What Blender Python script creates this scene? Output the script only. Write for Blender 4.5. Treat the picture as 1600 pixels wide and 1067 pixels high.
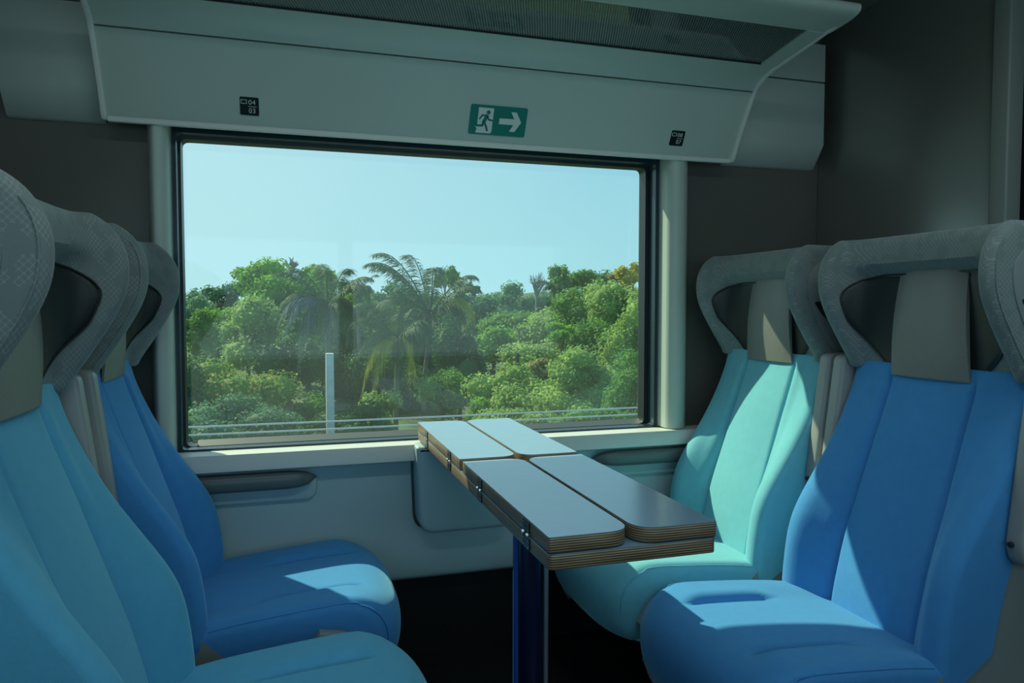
import bpy, bmesh, math, random
import numpy as np
from mathutils import Vector, Matrix
PI = math.pi
sc = bpy.context.scene
for o in list(bpy.data.objects):
    bpy.data.objects.remove(o)
C = sc.collection

# ------------------------------------------------------------------ camera
CAMZ = 1.12
F = 1133.0
YAW = math.radians(17.1)
PITCH = math.radians(2.58)
cam = bpy.data.cameras.new('camera')
cam.lens = 36 * F / 1600
cam.sensor_width = 36
cam.clip_start = 0.02
cam.clip_end = 600
camo = bpy.data.objects.new('camera', cam)
C.objects.link(camo)
camo.location = (0, 0, CAMZ)
camo.rotation_euler = (PI / 2 - PITCH, 0, -YAW)
sc.camera = camo

sc.view_settings.view_transform = 'Standard'
sc.view_settings.look = 'None'
sc.view_settings.gamma = 1
sc.view_settings.use_curve_mapping = False
sc.view_settings.exposure = 0.0

# ------------------------------------------------------------------ sky
SUN = Vector((-0.60, 1.0, 1.09)).normalized()      # towards the sun
w = bpy.data.worlds.new('sky')
sc.world = w
w.use_nodes = True
nt = w.node_tree
nt.nodes.clear()
tc = nt.nodes.new('ShaderNodeTexCoord')
sep = nt.nodes.new('ShaderNodeSeparateXYZ')
nt.links.new(tc.outputs['Generated'], sep.inputs[0])
ramp = nt.nodes.new('ShaderNodeValToRGB')
ramp.color_ramp.elements[0].position = 0.0
ramp.color_ramp.elements[0].color = (.38, .70, .79, 1)
ramp.color_ramp.elements[1].position = 0.75
ramp.color_ramp.elements[1].color = (.10, .30, .62, 1)
e = ramp.color_ramp.elements.new(0.22)
e.color = (.23, .55, .72, 1)
nt.links.new(sep.outputs['Z'], ramp.inputs[0])
dot = nt.nodes.new('ShaderNodeVectorMath')
dot.operation = 'DOT_PRODUCT'
nt.links.new(tc.outputs['Generated'], dot.inputs[0])
dot.inputs[1].default_value = SUN
mr = nt.nodes.new('ShaderNodeMapRange')
mr.inputs['From Min'].default_value = 0.1
mr.inputs['From Max'].default_value = 1.0
mr.inputs['To Min'].default_value = 0.0
mr.inputs['To Max'].default_value = 0.8
nt.links.new(dot.outputs['Value'], mr.inputs['Value'])
pw = nt.nodes.new('ShaderNodeMath')
pw.operation = 'POWER'
pw.inputs[1].default_value = 2.2
nt.links.new(mr.outputs[0], pw.inputs[0])
mixs = nt.nodes.new('ShaderNodeMix')
mixs.data_type = 'RGBA'
nt.links.new(pw.outputs[0], mixs.inputs['Factor'])
nt.links.new(ramp.outputs[0], mixs.inputs['A'])
mixs.inputs['B'].default_value = (1.1, 1.2, 1.15, 1)
bg = nt.nodes.new('ShaderNodeBackground')
bg.inputs['Strength'].default_value = 1.1
nt.links.new(mixs.outputs['Result'], bg.inputs['Color'])
wo = nt.nodes.new('ShaderNodeOutputWorld')
nt.links.new(bg.outputs[0], wo.inputs[0])

sun = bpy.data.lights.new('sun', 'SUN')
sun.energy = 6.5
sun.angle = math.radians(0.53)
sun.color = (1.0, .93, .62)
suno = bpy.data.objects.new('sun', sun)
C.objects.link(suno)
suno.location = SUN * 50
suno.rotation_euler = SUN.to_track_quat('Z', 'Y').to_euler()

def area(name, loc, size, direction, energy, color):
    l = bpy.data.lights.new(name, 'AREA')
    l.shape = 'RECTANGLE'
    l.size, l.size_y = size
    l.energy = energy
    l.color = color
    o = bpy.data.objects.new(name, l)
    C.objects.link(o)
    o.location = loc
    o.rotation_euler = Vector(direction).to_track_quat('-Z', 'Y').to_euler()
    return o
# added lamp boosting the daylight from the window across the carriage
area('daylight_boost_far_side', (.4, -.86, 1.2), (3.4, .85), (0, 1, 0), 6.0, (.72, .92, 1.0))
# added fill lamp under the ceiling above the aisle, lifting the ambient light
area('ceiling_fill', (.5, .75, 2.12), (2.2, .12), (0, 0, -1), 8, (.80, .98, 1.0))

# ------------------------------------------------------------------ helpers
def px(u, v, dist):
    """world point seen at photo pixel (u, v) at forward distance dist"""
    m = camo.matrix_basis
    M = Matrix.LocRotScale(camo.location, camo.rotation_euler, None)
    return M @ Vector(((u - 800) / F * dist, -(v - 533.5) / F * dist, -dist))

def tag(o, label=None, cat=None, group=None, kind=None):
    if label: o['label'] = label
    if cat: o['category'] = cat
    if group: o['group'] = group
    if kind: o['kind'] = kind
    return o

def mesh(name, verts, faces, mat, parent=None, smooth=True, loc=None):
    me = bpy.data.meshes.new(name)
    me.from_pydata([tuple(v) for v in verts], [], [tuple(f) for f in faces])
    me.validate()
    me.materials.append(mat)
    o = bpy.data.objects.new(name, me)
    C.objects.link(o)
    bm = bmesh.new(); bm.from_mesh(me)
    bmesh.ops.recalc_face_normals(bm, faces=bm.faces[:])
    bm.to_mesh(me); bm.free()
    if smooth:
        me.polygons.foreach_set('use_smooth', [True] * len(me.polygons))
        try: me.set_sharp_from_angle(angle=math.radians(42))
        except Exception: pass
    if parent is not None: o.parent = parent
    if loc: o.location = loc
    return o

def bmobj(name, bm, mat, parent=None, smooth=True, loc=None):
    me = bpy.data.meshes.new(name)
    bmesh.ops.recalc_face_normals(bm, faces=bm.faces[:])
    bm.to_mesh(me); bm.free()
    me.materials.append(mat)
    o = bpy.data.objects.new(name, me)
    C.objects.link(o)
    if smooth:
        me.polygons.foreach_set('use_smooth', [True] * len(me.polygons))
        try: me.set_sharp_from_angle(angle=math.radians(42))
        except Exception: pass
    if parent is not None: o.parent = parent
    if loc: o.location = loc
    return o

def empty(name, loc, rz=0):
    o = bpy.data.objects.new(name, None)
    C.objects.link(o)
    o.location = loc
    o.rotation_euler = (0, 0, rz)
    o.empty_display_size = .1
    return o

def add_box(bm, lo, hi, bevel=0, seg=3):
    lo = Vector(lo); hi = Vector(hi)
    r = bmesh.ops.create_cube(bm, size=1)
    vs = r['verts']
    for v in vs:
        v.co = Vector([(lo[i] + hi[i]) / 2 + v.co[i] * (hi[i] - lo[i]) for i in range(3)])
    if bevel:
        es = list({e for v in vs for e in v.link_edges})
        bmesh.ops.bevel(bm, geom=es, offset=bevel, segments=seg, affect='EDGES', profile=.5)
    return bm

def box(name, lo, hi, mat, parent=None, bevel=0, seg=3):
    bm = bmesh.new()
    add_box(bm, lo, hi, bevel, seg)
    return bmobj(name, bm, mat, parent)

def add_prism(bm, poly, axis, a, b, bevel=0, seg=2):
    """poly: 2D points; axis 'x': (y,z), 'y': (x,z), 'z': (x,y), swept from a to b"""
    def P(p, t):
        return {'x': (t, p[0], p[1]), 'y': (p[0], t, p[1]), 'z': (p[0], p[1], t)}[axis]
    A = [bm.verts.new(P(p, a)) for p in poly]
    B = [bm.verts.new(P(p, b)) for p in poly]
    n = len(poly)
    fs = [bm.faces.new(A), bm.faces.new(B[::-1])]
    for i in range(n):
        j = (i + 1) % n
        fs.append(bm.faces.new((A[i], B[i], B[j], A[j])))
    bmesh.ops.recalc_face_normals(bm, faces=fs)
    if bevel:
        es = [e for e in set(fs[0].edges) | set(fs[1].edges)]
        bmesh.ops.bevel(bm, geom=es, offset=bevel, segments=seg, affect='EDGES', profile=.5)
    return bm

def prism(name, poly, axis, a, b, mat, parent=None, bevel=0, seg=2):
    bm = bmesh.new()
    add_prism(bm, poly, axis, a, b, bevel, seg)
    return bmobj(name, bm, mat, parent)

def round_poly(pts, radii, n=6):
    out = []
    N = len(pts)
    for i in range(N):
        p = Vector(pts[i]); a = Vector(pts[i - 1]); b = Vector(pts[(i + 1) % N])
        r = radii[i] if isinstance(radii, (list, tuple)) else radii
        if r <= 0:
            out.append(tuple(p)); continue
        da = (a - p); db = (b - p)
        d = min(r, da.length * .49, db.length * .49)
        p0 = p + da.normalized() * d; p1 = p + db.normalized() * d
        for k in range(n + 1):
            t = k / n
            out.append(tuple((1 - t) ** 2 * p0 + 2 * t * (1 - t) * p + t * t * p1))
    return out

def smooth_curve(pts, n=8, closed=False):
    """Catmull-Rom through 2D/3D points"""
    P = [Vector(p) for p in pts]
    out = []
    N = len(P)
    rng = range(N if closed else N - 1)
    for i in rng:
        if closed:
            p0, p1, p2, p3 = P[i - 1], P[i], P[(i + 1) % N], P[(i + 2) % N]
        else:
            p0 = P[max(i - 1, 0)]; p1 = P[i]; p2 = P[i + 1]; p3 = P[min(i + 2, N - 1)]
        for k in range(n):
            t = k / n
            out.append(.5 * ((2 * p1) + (-p0 + p2) * t + (2 * p0 - 5 * p1 + 4 * p2 - p3) * t * t + (-p0 + 3 * p1 - 3 * p2 + p3) * t ** 3))
    if not closed: out.append(P[-1])
    return out

def tube_geo(pts, r, n=10, closed=False, cap=True):
    P = [Vector(p) for p in pts]
    V = []; Fc = []
    N = len(P)
    up = None
    for i, p in enumerate(P):
        if closed: d = P[(i + 1) % N] - P[i - 1]
        else: d = P[min(i + 1, N - 1)] - P[max(i - 1, 0)]
        d.normalize()
        if up is None:
            up = Vector((0, 0, 1)) if abs(d.z) < .9 else Vector((1, 0, 0))
        x = d.cross(up).normalized(); up = x.cross(d).normalized()
        ri = r[i] if isinstance(r, (list, tuple)) else r
        for k in range(n):
            a = 2 * PI * k / n
            V.append(p + (x * math.cos(a) + up * math.sin(a)) * ri)
    for i in range(N if closed else N - 1):
        j = (i + 1) % N
        for k in range(n):
            l = (k + 1) % n
            Fc.append((i * n + k, i * n + l, j * n + l, j * n + k))
    if cap and not closed:
        Fc.append(tuple(range(n))[::-1]); Fc.append(tuple((N - 1) * n + k for k in range(n)))
    return V, Fc

def tube(name, pts, r, mat, parent=None, n=10, closed=False):
    V, Fc = tube_geo(pts, r, n, closed)
    return mesh(name, V, Fc, mat, parent)

def merge_geo(parts):
    V = []; Fc = []
    for v, f in parts:
        o = len(V)
        V += list(v)
        Fc += [tuple(i + o for i in ff) for ff in f]
    return V, Fc

def loft(name, loops, mat, parent=None, cap=True, smooth=True):
    n = len(loops[0])
    V = [p for L in loops for p in L]
    Fc = []
    for i in range(len(loops) - 1):
        for k in range(n):
            l = (k + 1) % n
            Fc.append((i * n + k, i * n + l, (i + 1) * n + l, (i + 1) * n + k))
    if cap:
        Fc.append(tuple(range(n))[::-1]); Fc.append(tuple((len(loops) - 1) * n + k for k in range(n)))
    return mesh(name, V, Fc, mat, parent, smooth)

def lerp_tab(tab, t):
    if t <= tab[0][0]: return tab[0][1]
    for (a, x), (b, y) in zip(tab, tab[1:]):
        if t <= b:
            k = (t - a) / (b - a)
            return x + (y - x) * k
    return tab[-1][1]

def smooth_tab(tab, t, h=.025):
    return sum(lerp_tab(tab, t + d * h) * w_ for d, w_ in ((-1.5, .1), (-1, .15), (-.5, .15), (0, .2), (.5, .15), (1, .15), (1.5, .1)))

def sstep(a, b, x):
    t = min(1, max(0, (x - a) / (b - a)))
    return t * t * (3 - 2 * t)

# ------------------------------------------------------------------ materials
def new_mat(name):
    m = bpy.data.materials.new(name)
    m.use_nodes = True
    n = m.node_tree
    b = n.nodes['Principled BSDF']
    return m, n, b

def plain(name, col, rough=.5, metal=0, spec=.5, noise=.0, nscale=8, bump=0, bscale=300, coat=0, sheen=0, wear=None):
    m, n, b = new_mat(name)
    b.inputs['Base Color'].default_value = (*col, 1)
    b.inputs['Roughness'].default_value = rough
    b.inputs['Metallic'].default_value = metal
    b.inputs['Specular IOR Level'].default_value = spec
    if coat:
        b.inputs['Coat Weight'].default_value = coat
        b.inputs['Coat Roughness'].default_value = .15
    if sheen:
        b.inputs['Sheen Weight'].default_value = sheen
        b.inputs['Sheen Roughness'].default_value = .4
        b.inputs['Sheen Tint'].default_value = (*[min(1, c * 2 + .25) for c in col], 1)
    t = n.nodes.new('ShaderNodeTexCoord')
    if noise:
        nz = n.nodes.new('ShaderNodeTexNoise')
        nz.inputs['Scale'].default_value = nscale
        nz.inputs['Detail'].default_value = 5
        n.links.new(t.outputs['Object'], nz.inputs['Vector'])
        r = n.nodes.new('ShaderNodeValToRGB')
        r.color_ramp.elements[0].position = .3
        r.color_ramp.elements[1].position = .7
        r.color_ramp.elements[0].color = (*[c * (1 - noise) for c in col], 1)
        r.color_ramp.elements[1].color = (*[min(1, c * (1 + noise)) for c in col], 1)
        n.links.new(nz.outputs['Fac'], r.inputs[0])
        n.links.new(r.outputs[0], b.inputs['Base Color'])
    if bump:
        nb = n.nodes.new('ShaderNodeTexNoise')
        nb.inputs['Scale'].default_value = bscale
        nb.inputs['Detail'].default_value = 3
        n.links.new(t.outputs['Object'], nb.inputs['Vector'])
        bp = n.nodes.new('ShaderNodeBump')
        bp.inputs['Strength'].default_value = bump
        bp.inputs['Distance'].default_value = .002
        n.links.new(nb.outputs['Fac'], bp.inputs['Height'])
        n.links.new(bp.outputs[0], b.inputs['Normal'])
    return m

def fabric(name, col, rough=.9, pattern=None):
    m = plain(name, col, rough, spec=.15, noise=.03, nscale=40, bump=.35, bscale=900, sheen=.55)
    if pattern:
        n = m.node_tree; b = n.nodes['Principled BSDF']
        t = n.nodes.new('ShaderNodeTexCoord')
        s = n.nodes.new('ShaderNodeSeparateXYZ')
        n.links.new(t.outputs['Object'], s.inputs[0])
        def math_(op, a, c):
            q = n.nodes.new('ShaderNodeMath'); q.operation = op
            for i, x in enumerate((a, c)):
                if x is None: continue
                if isinstance(x, (int, float)): q.inputs[i].default_value = x
                else: n.links.new(x, q.inputs[i])
            return q.outputs[0]
        h = math_('ADD', s.outputs['X'], s.outputs['Y'])
        p = math_('MULTIPLY', math_('ADD', h, s.outputs['Z']), 290)
        q = math_('MULTIPLY', math_('SUBTRACT', h, s.outputs['Z']), 290)
        d = math_('MULTIPLY', math_('SINE', p, None), math_('SINE', q, None))
        mask = math_('LESS_THAN', math_('ABSOLUTE', d, None), .22)
        nz = n.nodes.new('ShaderNodeTexNoise'); nz.inputs['Scale'].default_value = 28
        n.links.new(t.outputs['Object'], nz.inputs['Vector'])
        msk = math_('MULTIPLY', mask, math_('GREATER_THAN', nz.outputs['Fac'], .46))
        mx = n.nodes.new('ShaderNodeMix'); mx.data_type = 'RGBA'
        mx.inputs['A'].default_value = (*col, 1); mx.inputs['B'].default_value = (*pattern, 1)
        n.links.new(msk, mx.inputs['Factor'])
        for l in list(n.links):
            if l.to_socket == b.inputs['Base Color']: n.links.remove(l)
        n.links.new(mx.outputs['Result'], b.inputs['Base Color'])
    return m

M = {}
M['blue'] = fabric('blue_fabric', (.065, .275, .60))
M['teal'] = fabric('teal_fabric', (.17, .51, .62))
M['turq'] = fabric('turquoise_fabric', (.11, .41, .62))
M['head'] = fabric('grey_patterned_fabric', (.185, .225, .225), pattern=(.25, .29, .285))
M['leather'] = plain('black_leather', (.018, .024, .024), .45, bump=.25, bscale=250)
M['leather_grey'] = plain('grey_leather', (.20, .21, .20), .38, noise=.05, bump=.2, bscale=260)
M['shell'] = plain('grey_plastic_shell', (.26, .28, .26), .42, bump=.08, bscale=600)
M['rail'] = plain('pale_grey_plastic', (.30, .32, .31), .38)
M['plate'] = plain('grey_plate', (.22, .25, .25), .5)
M['pale'] = plain('white_plastic', (.70, .72, .68), .4)
M['panel'] = plain('light_grey_panel', (.45, .53, .48), .42, noise=.02, nscale=3)
M['lower'] = plain('lower_wall_panel', (.36, .50, .53), .5, noise=.02, nscale=3)
M['sill'] = plain('pale_sill', (.62, .66, .63), .4)
M['wallk'] = plain('dark_wall', (.105, .105, .09), .32, noise=.05, nscale=5)
M['part'] = plain('olive_grey_partition', (.14, .145, .125), .30, noise=.04, nscale=4)
M['part'].node_tree.nodes['Principled BSDF'].inputs['IOR'].default_value = 2.6
M['part'].node_tree.nodes['Principled BSDF'].inputs['Roughness'].default_value = .30
M['post'] = plain('partition_post', (.22, .25, .23), .4)
M['gasket'] = plain('black_gasket', (.012, .018, .022), .35)
M['frame'] = plain('dark_window_frame', (.012, .035, .055), .25)
M['framegrey'] = plain('grey_inner_frame', (.09, .11, .12), .45)
M['black'] = plain('black_matt', (.006, .007, .008), .7)
M['floor'] = plain('dark_floor', (.012, .014, .015), .7, noise=.2, nscale=30)
M['ceil'] = plain('ceiling_panel', (.16, .17, .15), .5)
M['arm'] = plain('dark_grey_armrest', (.11, .14, .14), .35)
M['chrome'] = plain('zinc_hinge', (.55, .58, .6), .25, metal=1, noise=.3, nscale=250)
M['hinge'] = plain('dark_steel_hinge', (.05, .06, .07), .35, metal=.8, noise=.4, nscale=300)
M['bluepost'] = plain('dark_blue_post', (.006, .010, .045), .3, coat=.3)
M['silver'] = plain('silver_strip', (.35, .42, .45), .3, metal=.7)
M['laminate'] = plain('sky_tinted_laminate', (.21, .34, .48), .27, spec=1.0, coat=.5, noise=.02, nscale=30)  # grey laminate with the sky's blue reflection put into its base colour
M['white'] = plain('white_print', (.62, .68, .62), .5)
M['green'] = plain('green_sign', (.005, .19, .15), .4)
M['signk'] = plain('black_sign', (.006, .012, .014), .35)
M['line'] = plain('dark_seam', (.05, .06, .06), .6)
M['concrete'] = plain('pale_concrete', (.62, .60, .60), .85, noise=.12, nscale=4)
M['cable'] = plain('pale_cable', (.55, .5, .48), .6)
M['darkpole'] = plain('dark_pole', (.05, .05, .05), .8)
M['bark'] = plain('bark', (.14, .11, .085), .9, noise=.3, nscale=6)
M['palmbark'] = plain('palm_bark', (.22, .20, .17), .9, noise=.25, nscale=5)

def plywood():
    m, n, b = new_mat('plywood_edge')
    t = n.nodes.new('ShaderNodeTexCoord')
    s = n.nodes.new('ShaderNodeSeparateXYZ')
    n.links.new(t.outputs['Object'], s.inputs[0])
    q = n.nodes.new('ShaderNodeMath'); q.operation = 'MULTIPLY'; q.inputs[1].default_value = 2 * PI / .0040
    n.links.new(s.outputs['Z'], q.inputs[0])
    sn = n.nodes.new('ShaderNodeMath'); sn.operation = 'SINE'
    n.links.new(q.outputs[0], sn.inputs[0])
    nz = n.nodes.new('ShaderNodeTexNoise'); nz.inputs['Scale'].default_value = 14
    mp = n.nodes.new('ShaderNodeMapping'); mp.inputs['Scale'].default_value = (1, 1, 14)
    n.links.new(t.outputs['Object'], mp.inputs[0]); n.links.new(mp.outputs[0], nz.inputs['Vector'])
    ad = n.nodes.new('ShaderNodeMath'); ad.operation = 'MULTIPLY_ADD'; ad.inputs[1].default_value = 2.0
    n.links.new(nz.outputs['Fac'], ad.inputs[0]); n.links.new(sn.outputs[0], ad.inputs[2])
    r = n.nodes.new('ShaderNodeValToRGB')
    r.color_ramp.elements[0].position = .25; r.color_ramp.elements[0].color = (.085, .055, .032, 1)
    r.color_ramp.elements[1].position = 1.0; r.color_ramp.elements[1].color = (.40, .29, .17, 1)
    d = n.nodes.new('ShaderNodeMath'); d.operation = 'MULTIPLY'; d.inputs[1].default_value = .5
    n.links.new(ad.outputs[0], d.inputs[0]); n.links.new(d.outputs[0], r.inputs[0])
    n.links.new(r.outputs[0], b.inputs['Base Color'])
    b.inputs['Roughness'].default_value = .4
    return m
M['ply'] = plywood()

def schlick(n, f0):
    lw = n.nodes.new('ShaderNodeLayerWeight'); lw.inputs['Blend'].default_value = .5
    p = n.nodes.new('ShaderNodeMath'); p.operation = 'POWER'; p.inputs[1].default_value = 5
    n.links.new(lw.outputs['Facing'], p.inputs[0])
    q = n.nodes.new('ShaderNodeMath'); q.operation = 'MULTIPLY_ADD'; q.inputs[1].default_value = 1 - f0; q.inputs[2].default_value = f0
    n.links.new(p.outputs[0], q.inputs[0])
    return q.outputs[0]
def glass_mat(name, tint, gloss=.06, dust=.03, dustcol=(.6, .8, .8)):
    m, n, b = new_mat(name)
    n.nodes.remove(b)
    out = n.nodes['Material Output']
    tr = n.nodes.new('ShaderNodeBsdfTransparent'); tr.inputs[0].default_value = (*tint, 1)
    gl = n.nodes.new('ShaderNodeBsdfGlossy'); gl.inputs['Roughness'].default_value = .02
    fres = schlick(n, .02)
    df = n.nodes.new('ShaderNodeBsdfTranslucent'); df.inputs[0].default_value = (*dustcol, 1)
    t = n.nodes.new('ShaderNodeTexCoord')
    nz = n.nodes.new('ShaderNodeTexNoise'); nz.inputs['Scale'].default_value = 1.6; nz.inputs['Detail'].default_value = 4
    n.links.new(t.outputs['Object'], nz.inputs['Vector'])
    mm = n.nodes.new('ShaderNodeMapRange')
    mm.inputs['From Min'].default_value = .3; mm.inputs['From Max'].default_value = .7
    mm.inputs['To Min'].default_value = dust * .4; mm.inputs['To Max'].default_value = dust * 1.6
    n.links.new(nz.outputs['Fac'], mm.inputs['Value'])
    m1 = n.nodes.new('ShaderNodeMixShader'); m2 = n.nodes.new('ShaderNodeMixShader')
    n.links.new(mm.outputs[0], m1.inputs[0]); n.links.new(tr.outputs[0], m1.inputs[1]); n.links.new(df.outputs[0], m1.inputs[2])
    n.links.new(fres, m2.inputs[0]); n.links.new(m1.outputs[0], m2.inputs[1]); n.links.new(gl.outputs[0], m2.inputs[2])
    n.links.new(m2.outputs[0], out.inputs[0])
    return m
M['glass'] = glass_mat('window_glass', (.90, .97, .96), dust=.02)

def rack_glass():
    m, n, b = new_mat('patterned_rack_glass')
    out = n.nodes['Material Output']
    b.inputs['Base Color'].default_value = (.16, .20, .19, 1)
    b.inputs['Roughness'].default_value = .5
    t = n.nodes.new('ShaderNodeTexCoord')
    mp = n.nodes.new('ShaderNodeMapping'); mp.inputs['Rotation'].default_value = (0, 0, .35)
    n.links.new(t.outputs['Object'], mp.inputs[0])
    wv = n.nodes.new('ShaderNodeTexWave'); wv.inputs['Scale'].default_value = 45; wv.inputs['Distortion'].default_value = 1.2
    wv.inputs['Detail'].default_value = 2; wv.inputs['Detail Scale'].default_value = 6
    n.links.new(mp.outputs[0], wv.inputs['Vector'])
    r = n.nodes.new('ShaderNodeValToRGB')
    r.color_ramp.elements[0].position = .25; r.color_ramp.elements[0].color = (.03, .045, .045, 1)
    r.color_ramp.elements[1].position = .75; r.color_ramp.elements[1].color = (.22, .27, .26, 1)
    n.links.new(wv.outputs['Fac'], r.inputs[0]); n.links.new(r.outputs[0], b.inputs['Base Color'])
    tr = n.nodes.new('ShaderNodeBsdfTransparent'); tr.inputs[0].default_value = (.75, .85, .82, 1)
    gl = n.nodes.new('ShaderNodeBsdfGlossy'); gl.inputs['Roughness'].default_value = .03
    fres = schlick(n, .07)
    m1 = n.nodes.new('ShaderNodeMixShader'); m1.inputs[0].default_value = .65
    m2 = n.nodes.new('ShaderNodeMixShader')
    n.links.new(tr.outputs[0], m1.inputs[1]); n.links.new(b.outputs[0], m1.inputs[2])
    n.links.new(fres, m2.inputs[0]); n.links.new(m1.outputs[0], m2.inputs[1]); n.links.new(gl.outputs[0], m2.inputs[2])
    n.links.new(m2.outputs[0], out.inputs[0])
    return m
M['rackglass'] = rack_glass()

def leaf_mat(name, c1, c2, c3=None, trans=.35):
    m, n, b = new_mat(name)
    n.nodes.remove(b)
    out = n.nodes['Material Output']
    g = n.nodes.new('ShaderNodeNewGeometry')
    t = n.nodes.new('ShaderNodeTexCoord')
    nz = n.nodes.new('ShaderNodeTexNoise'); nz.inputs['Scale'].default_value = .7; nz.inputs['Detail'].default_value = 3
    n.links.new(t.outputs['Object'], nz.inputs['Vector'])
    ad = n.nodes.new('ShaderNodeMath'); ad.operation = 'MULTIPLY_ADD'
    ad.inputs[1].default_value = .45
    n.links.new(g.outputs['Random Per Island'], ad.inputs[0]); n.links.new(nz.outputs['Fac'], ad.inputs[2])
    r = n.nodes.new('ShaderNodeValToRGB')
    r.color_ramp.elements[0].position = .4; r.color_ramp.elements[0].color = (*c1, 1)
    r.color_ramp.elements[1].position = .95; r.color_ramp.elements[1].color = (*c2, 1)
    if c3:
        e = r.color_ramp.elements.new(.86); e.color = (*c2, 1)
        r.color_ramp.elements[-1].color = (*c3, 1); r.color_ramp.elements[-1].position = .97
    n.links.new(ad.outputs[0], r.inputs[0])
    p = n.nodes.new('ShaderNodeBsdfPrincipled'); p.inputs['Roughness'].default_value = .65
    p.inputs['Specular IOR Level'].default_value = .15
    tl = n.nodes.new('ShaderNodeBsdfTranslucent')
    n.links.new(r.outputs[0], p.inputs['Base Color']); n.links.new(r.outputs[0], tl.inputs[0])
    mx = n.nodes.new('ShaderNodeMixShader'); mx.inputs[0].default_value = trans
    n.links.new(p.outputs[0], mx.inputs[1]); n.links.new(tl.outputs[0], mx.inputs[2])
    n.links.new(mx.outputs[0], out.inputs[0])
    return m
L = {}
L['bright'] = leaf_mat('bright_green_leaves', (.10, .25, .02), (.26, .50, .05), trans=.45)
L['mid'] = leaf_mat('mid_green_leaves', (.06, .17, .03), (.18, .36, .06), trans=.42)
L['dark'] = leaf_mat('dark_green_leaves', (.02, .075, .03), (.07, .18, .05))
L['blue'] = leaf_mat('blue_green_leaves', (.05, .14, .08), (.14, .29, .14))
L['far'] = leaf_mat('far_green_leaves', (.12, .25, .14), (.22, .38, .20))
L['yellow'] = leaf_mat('flowering_leaves', (.08, .19, .04), (.24, .38, .07), (.60, .34, .12), trans=.42)
L['dry'] = leaf_mat('dry_leaves', (.22, .24, .10), (.42, .38, .16))
L['gold'] = leaf_mat('golden_leaves', (.28, .30, .05), (.56, .48, .09), trans=.45)
L['olive'] = leaf_mat('olive_leaves', (.12, .26, .05), (.40, .54, .15), trans=.45)
L['palm'] = leaf_mat('palm_leaves', (.02, .07, .03), (.09, .18, .07), trans=.25)
L['palmgrey'] = leaf_mat('grey_palm_leaves', (.05, .09, .08), (.20, .24, .24), trans=.12)
L['palmyellow'] = leaf_mat('yellow_palm_leaves', (.22, .30, .03), (.60, .55, .05), trans=.3)
L['twig'] = plain('bare_twigs', (.30, .24, .20), .9)

# ------------------------------------------------------------------ the carriage shell
def struct(o): o['kind'] = 'structure'; return o
WX0, WX1, WZ0, WZ1 = -.317, 1.257, .69, 1.65     # opening of the big window
YW = 2.32                                          # inner face of the window wall
YO = YW + .14
XL, XR = -.76, 1.93
YB = -.72
# window wall: four panels round the opening, one mesh
bm = bmesh.new()
add_box(bm, (XL - .8, YW, -.02), (WX0, YO, 2.3)); add_box(bm, (WX1, YW, -.02), (XR + .3, YO, 2.3))
add_box(bm, (WX0, YW, WZ1), (WX1, YO, 2.3)); add_box(bm, (WX0, YW, -.02), (WX1, YO, WZ0))
struct(bmobj('wall_window', bm, M['wallk'], smooth=False))
# lower wall panel, with its gentle outward foot and the recess below it
poly = smooth_curve([(YW + .01, .68), (2.262, .672), (2.262, .655), (2.268, .60), (2.262, .45), (2.235, .31), (2.245, .27), (2.30, .262)], 5)
struct(prism('trim_1', [tuple(p) for p in poly] + [(YW + .01, .262)], 'x', XL + .02, XR - .02, M['lower']))
struct(box('dark_recess_window', (XL + .02, 2.29, .0), (XR - .02, 2.322, .275), M['black']))  # black box stands in for the shade in the recess below the panel
# floor, ceiling
struct(box('floor', (XL - .8, YB - .1, -.06), (XR + .5, YO, 0), M['floor']))
struct(box('ceiling', (XL - .8, YB - .1, 2.16), (XR + .5, YO, 2.22), M['ceil']))
# partitions at both ends of the bay
struct(box('wall_left', (XL - .04, .9, 0), (XL, YW, 2.16), M['part'], bevel=.004))
struct(box('wall_right', (XR, 1.60, 0), (XR + .035, YW, 2.16), M['part'], bevel=.004))
struct(box('trim_2', (XR - .012, 1.545, 0), (XR + .045, 1.60, 2.16), M['post'], bevel=.006))
struct(box('wall_end', (XR + .42, YB, 0), (XR + .46, YW, 2.16), M['black']))
struct(box('wall_end', (XL - .80, YB, 0), (XL - .76, YW, 2.16), M['black']))
# wall across the aisle, with its own window
bm = bmesh.new()
add_box(bm, (XL - .8, YB - .1, 0), (-1.35, YB, 2.16)); add_box(bm, (2.15, YB - .1, 0), (XR + .5, YB, 2.16))
add_box(bm, (-1.35, YB - .1, 0), (2.15, YB, .75)); add_box(bm, (-1.35, YB - .1, 1.63), (2.15, YB, 2.16))
add_box(bm, (.36, YB - .1, .75), (.46, YB, 1.63))
struct(bmobj('wall_aisle', bm, M['panel'], smooth=False))

# window sill
prism('window_sill', [(YW + .10, .690), (2.245, .700), (2.222, .699), (2.214, .690), (2.213, .652), (2.220, .648), (YW + .10, .640)],
      'x', XL + .02, XR - .02, M['sill'])
tag(bpy.data.objects['window_sill'], 'long pale window sill catching the sun below the big window', 'sill')

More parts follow.
